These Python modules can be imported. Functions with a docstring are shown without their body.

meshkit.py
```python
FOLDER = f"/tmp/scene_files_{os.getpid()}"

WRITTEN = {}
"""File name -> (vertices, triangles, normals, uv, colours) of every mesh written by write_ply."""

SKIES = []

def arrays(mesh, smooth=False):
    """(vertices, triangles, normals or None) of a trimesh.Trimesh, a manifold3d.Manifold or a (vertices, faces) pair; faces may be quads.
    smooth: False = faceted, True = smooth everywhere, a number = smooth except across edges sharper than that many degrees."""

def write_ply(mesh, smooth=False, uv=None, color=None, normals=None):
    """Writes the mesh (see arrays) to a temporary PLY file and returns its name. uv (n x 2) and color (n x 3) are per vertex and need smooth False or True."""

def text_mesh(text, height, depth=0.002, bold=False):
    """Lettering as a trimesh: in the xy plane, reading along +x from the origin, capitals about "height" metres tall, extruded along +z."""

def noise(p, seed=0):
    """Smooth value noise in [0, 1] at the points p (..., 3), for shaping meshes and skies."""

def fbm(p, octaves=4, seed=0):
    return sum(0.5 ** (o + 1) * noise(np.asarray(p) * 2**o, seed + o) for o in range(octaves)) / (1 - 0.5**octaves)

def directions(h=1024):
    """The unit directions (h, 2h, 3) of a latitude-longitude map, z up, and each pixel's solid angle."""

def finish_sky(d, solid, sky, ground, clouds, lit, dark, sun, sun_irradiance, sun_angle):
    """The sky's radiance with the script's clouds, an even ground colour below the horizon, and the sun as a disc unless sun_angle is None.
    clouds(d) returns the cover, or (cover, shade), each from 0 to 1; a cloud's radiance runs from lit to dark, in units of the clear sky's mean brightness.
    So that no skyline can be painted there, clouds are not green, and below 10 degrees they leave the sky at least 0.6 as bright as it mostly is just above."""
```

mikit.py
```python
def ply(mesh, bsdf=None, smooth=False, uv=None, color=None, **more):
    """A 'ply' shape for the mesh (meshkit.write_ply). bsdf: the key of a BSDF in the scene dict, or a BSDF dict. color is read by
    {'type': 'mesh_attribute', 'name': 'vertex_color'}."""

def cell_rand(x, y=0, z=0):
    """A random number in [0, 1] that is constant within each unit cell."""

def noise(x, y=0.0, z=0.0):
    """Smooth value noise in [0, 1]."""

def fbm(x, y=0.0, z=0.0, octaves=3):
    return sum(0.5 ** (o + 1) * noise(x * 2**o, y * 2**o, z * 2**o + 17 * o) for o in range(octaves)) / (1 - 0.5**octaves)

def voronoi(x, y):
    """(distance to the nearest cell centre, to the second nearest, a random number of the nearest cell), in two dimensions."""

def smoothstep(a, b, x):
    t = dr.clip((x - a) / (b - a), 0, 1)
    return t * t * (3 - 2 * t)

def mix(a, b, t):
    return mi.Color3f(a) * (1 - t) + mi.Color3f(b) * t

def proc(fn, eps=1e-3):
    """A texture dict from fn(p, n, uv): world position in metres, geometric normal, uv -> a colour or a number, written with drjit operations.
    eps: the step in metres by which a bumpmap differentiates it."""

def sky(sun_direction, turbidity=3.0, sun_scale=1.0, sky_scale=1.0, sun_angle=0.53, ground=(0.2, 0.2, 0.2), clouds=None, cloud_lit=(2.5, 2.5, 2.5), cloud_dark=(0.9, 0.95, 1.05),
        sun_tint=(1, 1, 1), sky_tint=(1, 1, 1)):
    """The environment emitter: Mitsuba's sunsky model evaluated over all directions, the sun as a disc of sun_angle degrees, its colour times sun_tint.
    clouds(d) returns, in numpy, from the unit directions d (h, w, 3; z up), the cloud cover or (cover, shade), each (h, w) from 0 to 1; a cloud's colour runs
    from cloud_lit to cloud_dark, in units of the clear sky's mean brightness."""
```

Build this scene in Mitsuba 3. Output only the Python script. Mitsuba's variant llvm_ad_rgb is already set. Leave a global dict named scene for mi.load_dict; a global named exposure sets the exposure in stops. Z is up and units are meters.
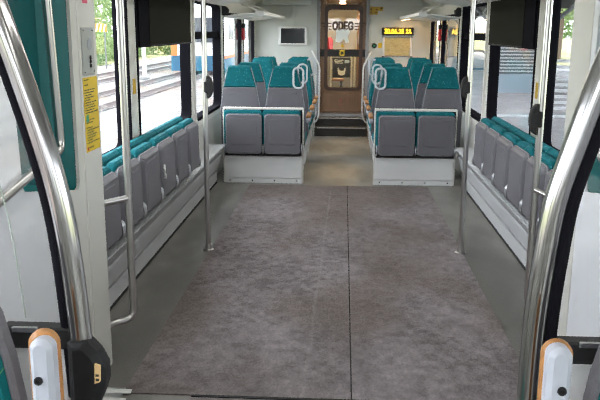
import math, random
import numpy as np, trimesh, mitsuba as mi, mikit, meshkit
import drjit as dr
import manifold3d as m3
from shapely.geometry import Polygon, box as sbox, Point
from shapely.ops import unary_union
from mikit import proc, noise, fbm, voronoi, smoothstep, mix

T = mi.ScalarTransform4f
scene, labels = {}, {}
rng = np.random.default_rng(7)
random.seed(7)

# ---------------------------------------------------------------- camera, sky, lights, exposure
F_PX, EYE = 760.0, np.array([0.03, 0.0, 1.6])
yaw, pitch, roll = math.radians(3.1616), math.radians(12.6266), math.radians(0.33)
FW = np.array([-math.sin(yaw) * math.cos(pitch), math.cos(yaw) * math.cos(pitch), -math.sin(pitch)])
R0 = np.array([math.cos(yaw), math.sin(yaw), 0.0])
D0 = np.cross(FW, R0)
DN = D0 * math.cos(roll) + R0 * math.sin(roll)
scene['camera'] = {'type': 'perspective', 'fov': math.degrees(2 * math.atan(300 / F_PX)), 'fov_axis': 'x', 'near_clip': 0.05, 'far_clip': 500.0,
                   'to_world': T().look_at(origin=EYE.tolist(), target=(EYE + FW).tolist(), up=(-DN).tolist())}
exposure = 5.4


def cloud_fn(d):
    n = meshkit.fbm(np.stack([d[..., 0] / (d[..., 2] + .35), d[..., 1] / (d[..., 2] + .35), d[..., 2]], -1) * 1.6, 4, 3)
    return np.ones(d.shape[:2]), np.clip((n - .4) * 1.6, 0, 1)


scene['sky'] = mikit.sky((-0.7, -0.35, 0.6), turbidity=5.0, sun_scale=0.0, sky_scale=1.0, ground=(.3, .3, .29), clouds=cloud_fn, cloud_lit=(1.42, 1.5, 1.6), cloud_dark=(1.04, 1.12, 1.24))
CEILING_FILL = 0.2

# ---------------------------------------------------------------- materials


def mat(name, color, rough=.5, metal=0., spec=.5, **more):
    c = {'type': 'rgb', 'value': list(color)} if isinstance(color, (tuple, list)) else color
    scene['mat_' + name] = {'type': 'twosided', 'bsdf': {'type': 'principled', 'base_color': c, 'roughness': rough, 'metallic': metal, 'specular': spec, **more}}
    return 'mat_' + name


def floor_tex(p, n, uv):
    f = fbm(p.x * 3, p.y * 1.4, 0, 4)
    s = noise(p.x * 260, p.y * 260)
    c = mix((.125, .123, .112), (.20, .195, .178), smoothstep(.25, .75, f))
    return c * (.9 + .2 * s)


def carpet_tex(p, n, uv):
    f = fbm(p.x * 3.2, p.y * 2.6, 3.1, 5)
    g = fbm(p.x * 24, p.y * 20, 1.7, 4)
    s = noise(p.x * 330, p.y * 300, 5)
    c = mix((.098, .085, .086), (.235, .208, .214), smoothstep(.22, .78, .45 * f + .55 * g))
    dirt = smoothstep(.42, .75, fbm(p.x * 1.9 + 4, p.y * 1.2, 9, 4) + .14 * dr.exp(-dr.square((p.x - .1) / .42)))
    c = mix(c, mi.Color3f(.112, .090, .076), .6 * dirt)
    line = smoothstep(.014, .004, dr.abs(p.x + .12 - .05 * (p.y - 3.1) / 4.7 + .012 * noise(p.y * 3)))
    c = mix(c, mi.Color3f(.26, .245, .24), .35 * line * noise(p.x * 40, p.y * 9))
    s2 = noise(p.x * 110, p.y * 70, 8)
    return c * (.70 + .30 * s + .30 * s2)


def teal_tex(p, n, uv):
    f = fbm(p.x * 40, p.y * 40, p.z * 40, 3)
    c = mix((.003, .085, .102), (.010, .148, .172), f)
    d1, d2, r = voronoi(p.x * 26 + p.y * 11, p.z * 26 + p.y * 17)
    fl = smoothstep(.16, .08, d1) * smoothstep(.35, .5, r)
    return mix(c, mi.Color3f(.10, .36, .36), .6 * fl)


def lime_tex(p, n, uv):
    f = fbm(p.x * 60, p.y * 60, p.z * 60, 3)
    c = mix((.002, .075, .085), (.006, .12, .125), f)
    d1, d2, r = voronoi(p.x * 22, p.z * 15)
    return mix(c, mi.Color3f(.16, .36, .10), .7 * smoothstep(.035, .012, d2 - d1))


def wood_tex(p, n, uv):
    g = fbm(p.x * 9, p.y * 9, p.z * 60, 3)
    return mix((.30, .125, .04), (.46, .22, .075), g)


def brown_tex(p, n, uv):
    g = fbm(p.x * 70, p.y * 5, p.z * 4, 4)
    return mix((.13, .075, .042), (.21, .125, .072), g)


def gravel_tex(p, n, uv):
    d1, d2, r = voronoi(p.x * 9, p.y * 9)
    f = fbm(p.x * .5, p.y * .35, 0, 3)
    c = mix((.20, .19, .185), (.36, .35, .34), r)
    c = mix(c, mi.Color3f(.27, .20, .15), smoothstep(.45, .7, f) * .7)
    return c * (.55 + .45 * smoothstep(.0, .25, d2 - d1))


def grass_tex(p, n, uv):
    f = fbm(p.x * .6, p.y * .5, 0, 4)
    return mix((.17, .20, .10), (.31, .29, .16), f)


def pave_tex(p, n, uv):
    f = fbm(p.x * 1.5, p.y * 1.5, 0, 4)
    s = noise(p.x * 40, p.y * 40)
    return mix((.30, .30, .31), (.44, .43, .44), f) * (.85 + .3 * s)


def map_tex(p, n, uv):
    f = fbm(p.x * 30, p.z * 45, 1, 4)
    r = smoothstep(.7, .0, dr.abs(noise(p.x * 22, p.z * 30) - .5) * 9)
    return mix(mix((.37, .31, .14), (.52, .45, .22), f), mi.Color3f(.28, .20, .07), .4 * r)


def shell_tex(p, n, uv):
    s = noise(p.x * 500, p.y * 500, p.z * 500)
    f = fbm(p.x * 5, p.y * 5, p.z * 5, 3)
    return mi.Color3f(.118, .116, .130) * (.82 + .22 * s + .16 * f)


def white_tex(p, n, uv):
    f = fbm(p.x * 2.2, p.y * 2.2, p.z * 3.0, 4)
    return mix((.68, .69, .69), (.74, .75, .75), f)


DUCT = mat('duct', (.47, .48, .49), .4)
FLOOR = mat('floor', proc(floor_tex), .42, spec=.4)
CARPET = mat('carpet', proc(carpet_tex), .8, spec=.2)
TEAL = mat('teal_fabric', proc(teal_tex), .9, spec=.15, sheen=.4)
LIME = mat('teal_lime_fabric', proc(lime_tex), .9, spec=.15)
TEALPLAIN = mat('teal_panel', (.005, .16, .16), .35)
TEALSHADED = mat('teal_deep', (.003, .088, .092), .3)  # shaded copy of the recess teal, the shade put into the colour
SHELL = mat('shell', proc(shell_tex), .42)
SHELL_EDGE = mat('shell_edge', (.24, .25, .27), .35)
PODIUM = mat('podium_white', proc(white_tex), .4)
WALLM = mat('wall', (.56, .56, .52), .45)
CREAM = mat('cream', (.66, .655, .61), .45)
BULK = mat('bulkhead', (.52, .545, .51), .5)
CEIL = mat('ceiling', (.60, .60, .56), .5)
DOORWHITE = mat('door_white', (.66, .68, .71), .35)
STEEL = mat('steel', (.56, .55, .53), .24, 1.0)
CHROME = mat('chrome', (.40, .395, .39), .13, 1.0)
ALU = mat('aluminium', (.55, .56, .58), .32, 1.0)
PLATE = mat('plate', (.42, .43, .42), .4, .6)
RUBBER = mat('rubber', (.008, .008, .011), .85, spec=.05)
BLACK = mat('black', (.010, .010, .011), .5, spec=.25)
DARK = mat('dark', (.022, .022, .023), .55, spec=.25)
BLIND = mat('blind', (.022, .022, .018), .9, spec=.05)
GREYJ = mat('grey_jamb', (.23, .24, .25), .4)
HANDLE = mat('handle_grey', (.50, .54, .57), .3)
ARMGREY = mat('arm_grey', (.40, .42, .47), .33)
WOOD = mat('orange_wood', proc(wood_tex), .3, clearcoat=.5)
BROWN = mat('brown_wood', proc(brown_tex), .4)
BRFRAME = mat('brown_frame', (.052, .026, .016), .35)
YELLOW = mat('yellow', (.62, .43, .015), .5)
OCHRE = mat('ochre', (.45, .29, .03), .5)
INK = mat('ink', (.03, .028, .02), .6)
GREEN = mat('green', (.03, .25, .12), .5)
RED = mat('red', (.50, .02, .035), .45)
PINK = mat('pinkred', (.55, .05, .11), .45)
BEIGE = mat('beige', (.62, .42, .20), .5)
SILVER = mat('silver_white', (.62, .63, .62), .4)
MAP = mat('map', proc(map_tex), .4)
SCREEN = mat('screen', (.012, .014, .016), .12)
STICKER = mat('white_sticker', (.80, .85, .83), .5)
GRAVEL = mat('gravel', proc(gravel_tex), .95, spec=.1)
GRASS = mat('grass', proc(grass_tex), .95, spec=.1)
PAVE = mat('paving', proc(pave_tex), .85, spec=.2)
RAILM = mat('rail', (.22, .19, .18), .5, .3)
T_WHITE = mat('train_white', (.72, .73, .75), .3)
T_BLUE = mat('train_blue', (.035, .14, .24), .3)
T_ORANGE = mat('train_orange', (.75, .20, .04), .35)
T_GLASS = mat('train_window', (.05, .06, .075), .12)
ORANGE = mat('orange', (.72, .27, .04), .5)
BARK = mat('bark', (.16, .12, .09), .9)
CONC = mat('concrete', (.26, .255, .245), .8)
CANOPY = mat('canopy', (.10, .10, .105), .7)
COLUMN = mat('column', (.20, .21, .23), .5)
STRIPE = mat('stripe_white', (.72, .75, .77), .5)
SLAT = mat('slat', (.34, .36, .39), .5)
SHELTER = mat('shelter_panel', (.46, .56, .64), .3)
TINT = mat('tinted_panel', (.17, .20, .21), .3)
TUBEBLUE = mat('tube_blue', (.16, .22, .30), .4)
STEPM = mat('step_dark', (.03, .03, .028), .6)
scene['mat_pane'] = {'type': 'thindielectric', 'int_ior': 1.5}
scene['mat_glass'] = {'type': 'thindielectric', 'int_ior': 1.5}
scene['mat_glass_edge'] = {'type': 'principled', 'base_color': {'type': 'rgb', 'value': [.36, .42, .38]}, 'roughness': .2}
for nm, col in (('leaf', (.22, .33, .13)), ('leaf_pale', (.33, .43, .21)), ('leaf_dark', (.10, .22, .06))):
    scene['mat_' + nm] = {'type': 'principledthin', 'base_color': {'type': 'rgb', 'value': list(col)}, 'roughness': .7, 'diff_trans': .8}
PANE, GLASS, GEDGE = 'mat_pane', 'mat_glass', 'mat_glass_edge'

# ---------------------------------------------------------------- mesh helpers
cat = trimesh.util.concatenate


def tm(man):
    m = man.to_mesh()
    return trimesh.Trimesh(m.vert_properties[:, :3], m.tri_verts, process=False)


def hull(pts):
    return tm(m3.Manifold.hull_points(np.asarray(pts, float)))


def cbox(x0, x1, y0, y1, z0, z1, c=0.0):
    """Box with chamfered edges."""
    if c <= 0:
        b = trimesh.creation.box((x1 - x0, y1 - y0, z1 - z0))
        b.apply_translation(((x0 + x1) / 2, (y0 + y1) / 2, (z0 + z1) / 2))
        return b
    c = min(c, .49 * (x1 - x0), .49 * (y1 - y0), .49 * (z1 - z0))
    pts = []
    for a, b, d in ((c, c, 0), (c, 0, c), (0, c, c)):
        for x in (x0 + a, x1 - a):
            for y in (y0 + b, y1 - b):
                for z in (z0 + d, z1 - d):
                    pts.append((x, y, z))
    return hull(pts)


def rrect(x0, x1, y0, y1, r, q=5):
    return sbox(x0 + r, y0 + r, x1 - r, y1 - r).buffer(r, quad_segs=q)


AX = {'z': np.eye(4), 'y': np.array([[1, 0, 0, 0], [0, 0, -1, 0], [0, 1, 0, 0], [0, 0, 0, 1.]]), 'x': np.array([[0, 0, 1, 0], [1, 0, 0, 0], [0, 1, 0, 0], [0, 0, 0, 1.]])}


def prism(poly, a, b, axis='z'):
    """Extrude a shapely polygon from a to b. axis x: (y,z) plane; y: (x,z) plane; z: (x,y) plane."""
    out = []
    for g in getattr(poly, 'geoms', [poly]):
        m = trimesh.creation.extrude_polygon(g, abs(b - a), engine='earcut')
        lo = min(a, b)
        if axis == 'y':
            m.apply_transform(AX['y'])
            m.apply_translation((0, abs(b - a) + lo, 0))
        else:
            m.apply_transform(AX[axis])
            m.apply_translation((0, 0, lo) if axis == 'z' else (lo, 0, 0))
        m.fix_normals()
        out.append(m)
    return cat(out)


def slab(poly, a, b, axis, bev=.008):
    """A convex prism with bevelled faces at both ends."""
    pts = []
    inner = poly.buffer(-bev)
    for g, t in ((inner, a), (poly, a + math.copysign(bev, b - a)), (poly, b - math.copysign(bev, b - a)), (inner, b)):
        for u, v in np.array(g.exterior.coords)[:-1]:
            pts.append({'x': (t, u, v), 'y': (u, t, v), 'z': (u, v, t)}[axis])
    return hull(pts)


def fillet(pts, r, n=6):
    pts = [np.array(p, float) for p in pts]
    out = [pts[0]]
    for i in range(1, len(pts) - 1):
        a, b, c = pts[i - 1], pts[i], pts[i + 1]
        u, v = (a - b), (c - b)
        lu, lv = np.linalg.norm(u), np.linalg.norm(v)
        k = min(r, .49 * lu, .49 * lv)
        p, q = b + u / lu * k, b + v / lv * k
        for t in np.linspace(0, 1, n + 1):
            out.append((1 - t) ** 2 * p + 2 * t * (1 - t) * b + t * t * q)
    out.append(pts[-1])
    return np.array(out)


def spline(pts, n=40):
    from scipy.interpolate import CubicSpline
    pts = np.array(pts, float)
    s = np.r_[0, np.cumsum(np.linalg.norm(np.diff(pts, axis=0), axis=1))]
    return CubicSpline(s, pts)(np.linspace(0, s[-1], n))


def tube(pts, r, n=14, closed=False):
    pts = np.array(pts, float)
    k = len(pts)
    if closed:
        tan = np.roll(pts, -1, 0) - np.roll(pts, 1, 0)
    else:
        tan = np.gradient(pts, axis=0)
    tan /= np.linalg.norm(tan, axis=1, keepdims=True)
    ref = np.array([0, 0, 1.]) if abs(tan[0][2]) < .9 else np.array([1., 0, 0])
    u = np.cross(tan[0], ref)
    u /= np.linalg.norm(u)
    V, ang = [], np.arange(n) * 2 * math.pi / n
    for i in range(k):
        u = u - tan[i] * (u @ tan[i])
        u /= np.linalg.norm(u)
        w = np.cross(tan[i], u)
        V.append(pts[i] + r * (np.cos(ang)[:, None] * u + np.sin(ang)[:, None] * w))
    V = np.vstack(V)
    Fc = []
    for i in range(k if closed else k - 1):
        a, b = i * n, ((i + 1) % k) * n
        for j in range(n):
            j2 = (j + 1) % n
            Fc += [(a + j, b + j, b + j2), (a + j, b + j2, a + j2)]
    if not closed:
        c0, c1 = len(V), len(V) + 1
        V = np.vstack([V, pts[0], pts[-1]])
        e = (k - 1) * n
        for j in range(n):
            j2 = (j + 1) % n
            Fc += [(c0, j, j2), (c1, e + j2, e + j)]
    m = trimesh.Trimesh(V, Fc, process=False)
    m.fix_normals()
    return m


def rod(a, b, r, n=14):
    return tube([a, b], r, n)


def lathe(profile, n=24):
    return trimesh.creation.revolve(np.array(profile, float), sections=n)


def moved(m, loc=(0, 0, 0), rz=0., rx=0., ry=0., order='xyz'):
    m = m.copy()
    if rx: m.apply_transform(trimesh.transformations.rotation_matrix(rx, (1, 0, 0)))
    if ry: m.apply_transform(trimesh.transformations.rotation_matrix(ry, (0, 1, 0)))
    if rz: m.apply_transform(trimesh.transformations.rotation_matrix(rz, (0, 0, 1)))
    m.apply_translation(loc)
    return m


def put(key, mesh, material, smooth=False, **more):
    k, i = key, 0
    while k in scene:
        i += 1
        k = f'{key}_{i:03d}'
    scene[k] = mikit.ply(mesh, material, smooth=smooth, **more)
    return k


def tag(key, label=None, category=None, group=None, kind=None):
    d = {}
    if label: d['label'] = label
    if category: d['category'] = category
    if group: d['group'] = group
    if kind: d['kind'] = kind
    labels[key] = d
    return key


def new(name, label, category=None, group=None, kind=None):
    k, i = name, 0
    while k in labels:
        i += 1
        k = f'{name}_{i:03d}'
    return tag(k, label, category, group, kind)


def copy_thing(src, xf, name, label, category, group=None, swap=None, skip=()):
    """A copy of the source's parts under a key of its own."""
    k = new(name, label, category, group)
    for e in [e for e in scene if e.startswith(src + '__')]:
        if any(s in e for s in skip):
            continue
        scene[k + e[len(src):]] = {**scene[e], 'to_world': xf}
        if e in labels: labels[k + e[len(src):]] = dict(labels[e])
    return k


# ---------------------------------------------------------------- floor, walls, ceiling
XW = 1.38
put('floor', cbox(-1.46, 1.46, -2.5, 12.4, -.12, 0), FLOOR)
tag('floor', 'smooth grey linoleum floor along both sides of the carriage', kind='structure')

# openings: (y0, y1, z0, z1)
WIN = {-1: [(3.30, 5.00, .80, 2.02), (5.20, 7.03, .78, 2.02), (7.22, 8.80, .72, 1.885), (9.02, 10.60, .78, 1.80), (10.86, 12.16, .78, 1.80)],
       1: [(3.50, 5.32, .80, 2.02), (5.51, 7.22, .78, 2.02), (7.42, 9.00, .72, 1.885), (9.22, 10.80, .78, 1.80), (11.0, 12.18, .78, 1.80)]}
BACKWIN = [(-2.3, -.35, .85, 2.02), (-.15, 1.8, .85, 2.02)]
SIDE = {-1: 'left', 1: 'right'}
ORD = ['first', 'second', 'third', 'fourth', 'fifth']
wn = 0
for s in (-1, 1):
    outline = sbox(-2.5, 0, 12.4, 2.2)
    holes = [rrect(a, b, c, d, .09) for a, b, c, d in WIN[s] + BACKWIN]
    w = outline.difference(unary_union(holes))
    put('wall_' + SIDE[s], prism(w, s * XW, s * 1.47, 'x'), WALLM)
    tag('wall_' + SIDE[s], f'light grey {SIDE[s]} side wall of the carriage between the windows', kind='structure')
    for i, (a, b, c, d) in enumerate(BACKWIN + WIN[s]):
        wn += 1
        k = f'window_{wn}'
        i -= len(BACKWIN)
        out, inn = rrect(a + .002, b - .002, c + .002, d - .002, .09), rrect(a + .035, b - .035, c + .035, d - .035, .065)
        ring = out.difference(inn)
        put(k + '__frame', prism(ring, s * (XW - .006), s * 1.465, 'x'), RUBBER)
        px = s * (1.40 if i >= 3 else 1.45)
        q = trimesh.Trimesh([(px, a + .03, c + .03), (px, b - .03, c + .03), (px, b - .03, d - .03), (px, a + .03, d - .03)], [(0, 1, 2), (0, 2, 3)], process=False)
        scene[k + '__pane'] = mikit.ply(q, PANE)
        if i == 2:
            put(k + '__transom', cbox(min(s * 1.40, s * 1.46), max(s * 1.40, s * 1.46), a + .03, b - .03, 1.505, 1.575, .006), RUBBER)
            ring2 = rrect(a - .045, b + .045, c - .045, d + .045, .13).difference(rrect(a + .001, b - .001, c + .001, d - .001, .09))
            put(k + '__trim', prism(ring2, s * (XW - .016), s * (XW + .002), 'x'), CREAM)
            tag(k + '__trim', 'pale rounded surround')
        lab = f'window behind the camera on the {SIDE[s]}' if i < 0 else [f'window beside the {SIDE[s]} door pillar, nearest the camera', f'{SIDE[s]} window half covered by a dark roller blind', f'{SIDE[s]} window with a horizontal transom bar and pale rounded surround', f'{SIDE[s]} window beside the forward facing high seats', f'{SIDE[s]} window nearest the end partition'][i]
        tag(k, lab, kind='structure')

# ceiling with coved sides
prof = Polygon([(-1.42, 1.99), (-1.38, 1.99), (-1.05, 2.13), (1.05, 2.13), (1.38, 1.99), (1.42, 1.99), (1.42, 2.3), (-1.42, 2.3)])
put('ceiling', prism(prof, -2.5, 12.4, 'y'), CEIL)
tag('ceiling', 'plain pale grey carriage ceiling with sloping sides', kind='structure')
put('wall_back', prism(sbox(-1.46, -.1, 1.46, 2.3).difference(unary_union([rrect(-1.2, -.05, .85, 2.02, .08), rrect(.05, 1.2, .85, 2.02, .08)])), -2.6, -2.5, 'y'), WALLM)
tag('wall_back', 'unseen pale wall behind the camera with two windows added for light', kind='structure')
for x0, x1 in ((-1.2, -.05), (.05, 1.2)):  # unseen end windows, added to let light in from behind
    wn += 1
    put(f'window_{wn}__frame', prism(rrect(x0, x1, .85, 2.02, .08).difference(rrect(x0 + .03, x1 - .03, .88, 1.99, .06)), -2.57, -2.53, 'y'), RUBBER)
    put(f'window_{wn}__pane', trimesh.Trimesh([(x0 + .01, -2.55, .86), (x1 - .01, -2.55, .86), (x1 - .01, -2.55, 2.01), (x0 + .01, -2.55, 2.01)], [(0, 1, 2), (0, 2, 3)], process=False), PANE)
    tag(f'window_{wn}', f'end window added for light behind the camera on the {"left" if x0 < 0 else "right"}', kind='structure')

# ceiling strip lamps out of view, added to brighten the interior
for i, (y0, y1) in enumerate(((-1.8, .0), (.6, 2.6), (3.2, 5.4), (6.0, 8.2), (8.8, 11.4))):
    for s in (-1, 1):
        k = new('ceiling_light', f'added unseen ceiling strip light above the gangway, {ORD[i]} from the back on the {SIDE[s]}', 'ceiling light', 'unseen fill strip lights')
        put(k + '__housing', cbox(s * .55 - .08, s * .55 + .08, y0 - .02, y1 + .02, 2.112, 2.13), CREAM)
        q = trimesh.Trimesh([(s * .55 - .06, y0, 2.108), (s * .55 + .06, y0, 2.108), (s * .55 + .06, y1, 2.108), (s * .55 - .06, y1, 2.108)], [(0, 2, 1), (0, 3, 2)], process=False)
        scene[k + '__diffuser'] = mikit.ply(q, CREAM)
        scene[k + '__diffuser']['emitter'] = {'type': 'area', 'radiance': {'type': 'rgb', 'value': [CEILING_FILL * c for c in (1.0, .98, .93)]}}

# ---------------------------------------------------------------- floor covering
FOLD_Y = 4.02


def mat_sheet(x0, x1, bump):
    nx, ny = 40, 150
    gx, gy = np.meshgrid(np.linspace(x0, x1, nx), np.linspace(3.095, 7.82, ny))
    z = np.full(gx.shape, .006)
    if bump:
        d = np.abs(gy - (FOLD_Y - .25 * (gx - .9)))
        z += .030 * np.exp(-(d / .03) ** 2) * np.clip((gx - .55) / .378, 0, 1) ** 2
    V = np.stack([gx, gy, z], -1).reshape(-1, 3)
    idx = np.arange(nx * ny).reshape(ny, nx)
    q = np.stack([idx[:-1, :-1], idx[:-1, 1:], idx[1:, 1:], idx[1:, :-1]], -1).reshape(-1, 4)
    # skirt
    Vb = V.copy()
    Vb[:, 2] = .0005
    edge = np.r_[idx[0, :], idx[1:, -1], idx[-1, -2::-1], idx[-2:0:-1, 0]]
    e2 = np.roll(edge, -1)
    sk = np.stack([edge, edge + nx * ny, e2 + nx * ny, e2], -1)
    f = np.vstack([q, sk])
    f = np.vstack([f[:, [0, 1, 2]], f[:, [0, 2, 3]]])
    return trimesh.Trimesh(np.vstack([V, Vb]), f, process=False)


put('floor_covering', mat_sheet(-.930, .0885, False), CARPET, smooth=30)
tag('floor_covering', 'worn brown-grey carpet sheet left of the centre seam', 'carpet', 'carpet sheets on the carriage floor')
put('floor_covering', mat_sheet(.0955, .928, True), CARPET, smooth=30)
tag('floor_covering_001', 'worn brown-grey carpet sheet right of the seam with a lifted fold at its edge', 'carpet', 'carpet sheets on the carriage floor')
tag(put('floor_seam', cbox(.0885, .0955, 3.1, 7.82, .0003, .005), BLACK), 'dark narrow seam between the two long carpet sheets', 'seam')
put('floor_covering', cbox(-.62, .928, 2.2, 3.07, .0005, .006), CARPET)
tag('floor_covering_002', 'carpet piece nearest the camera at the lower edge of the picture', 'carpet', 'carpet sheets on the carriage floor')
put('seam_strip', cbox(-.62, .928, 3.075, 3.092, .0005, .008), BLACK)
tag('seam_strip', 'thin dark joint strip across the floor in front of the long carpet sheets', 'strip')

k = new('threshold_plate', 'ribbed metal door threshold plate on the floor beside the black post foot', 'threshold plate')
put(k + '__plate', cbox(-1.03, -.93, 2.35, 3.14, 0, .006), ALU)
for i in range(9):
    y = 3.10 - i * .085
    put(k + '__rib', cbox(-1.03, -.895 - .004 * i, y - .022, y + .016, .006, .013, .003), SILVER)

# ---------------------------------------------------------------- vestibule walls beside the doors
XV = 1.07
vest = {-1: dict(y0=1.9, y1=3.40, seam=3.155, niche=[(3.085, .935), (2.52, 1.045), (2.50, 1.36), (2.50, 1.93), (3.085, 1.93)], rev=2.88),
        1: dict(y0=1.9, y1=3.62, seam=3.325, niche=[(3.262, .925), (2.70, 1.03), (2.68, 1.36), (2.68, 1.93), (3.262, 1.93)], rev=3.06)}
for s in (-1, 1):
    v = vest[s]
    key = f'wall_vestibule_{SIDE[s]}'
    niche = Polygon(v['niche']).buffer(-.03).buffer(.03)
    face = sbox(v['y0'], 0, v['seam'] - .003, 2.13).difference(niche)
    split = 2.92 if s < 0 else 9
    put(key + '__door_panel', prism(face.intersection(sbox(0, -1, split, 3)), s * XV, s * (XV + .014), 'x'), DOORWHITE)
    if s < 0:
        put(key + '__door_frame', prism(face.intersection(sbox(split, -1, 9, 3)), s * XV, s * (XV + .014), 'x'), WALLM)  # far part of the same face, in the pillar colour
    put(key + '__pillar', cat([cbox(min(s * XV, s * 1.40), max(s * XV, s * 1.40), v['seam'] + .003, v['y1'], 0, 2.13, .006)]), WALLM)
    put(key + '__side', cbox(min(s * XV, s * 1.46), max(s * XV, s * 1.46), v['y0'] - .05, v['y0'], 0, 2.13), WALLM)
    put(key + '__seam', cbox(min(s * (XV + .012), s * (XV + .03)), max(s * (XV + .012), s * (XV + .03)), v['seam'] - .004, v['seam'] + .004, 0, 2.13), INK)
    # teal recess: shade of the back put into its darker colour
    a, b = v['niche'][0], v['niche'][1]
    yf, zf, yn, zn = a[0], a[1], b[0], b[1]
    x0, x1 = s * (XV + .012), s * (XV + .13)
    yb = yf - .03
    V = np.array([(x0, yf + .01, zf - .01), (x0, yf + .01, 2.05), (x1, yb, zf + .02), (x1, yb, 2.05), (x1 - s * .02, yn + .03, zn + .03), (x1 - s * .02, yn + .03, 2.05), (x0, yn - .03, zn - .01), (x0, yn - .03, 2.05)])
    def part_of(fs):
        m = trimesh.Trimesh(V, fs, process=False)
        m.remove_unreferenced_vertices()
        return m
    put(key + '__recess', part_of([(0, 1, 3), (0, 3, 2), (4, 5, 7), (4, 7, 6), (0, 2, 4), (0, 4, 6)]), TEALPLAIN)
    put(key + '__recess_back', part_of([(2, 3, 5), (2, 5, 4)]), TEALSHADED)
    tag(key + '__recess_back', 'teal back of the recess with shade put into its colour')
    tag(key + '__recess', 'deep teal recess with a rounded bottom edge')
    tag(key, f'white {SIDE[s]} door pillar and panel with a teal recess', kind='structure')

# grab rail inside the left recess
r = new('door_grab_rail', 'bent steel grab rail crossing the teal recess on the left', 'grab rail')
put(r, tube(fillet([(-1.045, 2.755, 1.98), (-1.045, 2.83, 1.15), (-1.045, 2.20, 1.055)], .04), .017), STEEL, smooth=40)
r = new('door_grab_rail', 'steel grab rail crossing the teal recess at the right edge of the picture', 'grab rail')
put(r, tube(fillet([(1.045, 3.03, 1.98), (1.045, 3.03, 1.125), (1.045, 2.40, 1.045)], .04), .017), STEEL, smooth=40)

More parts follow.
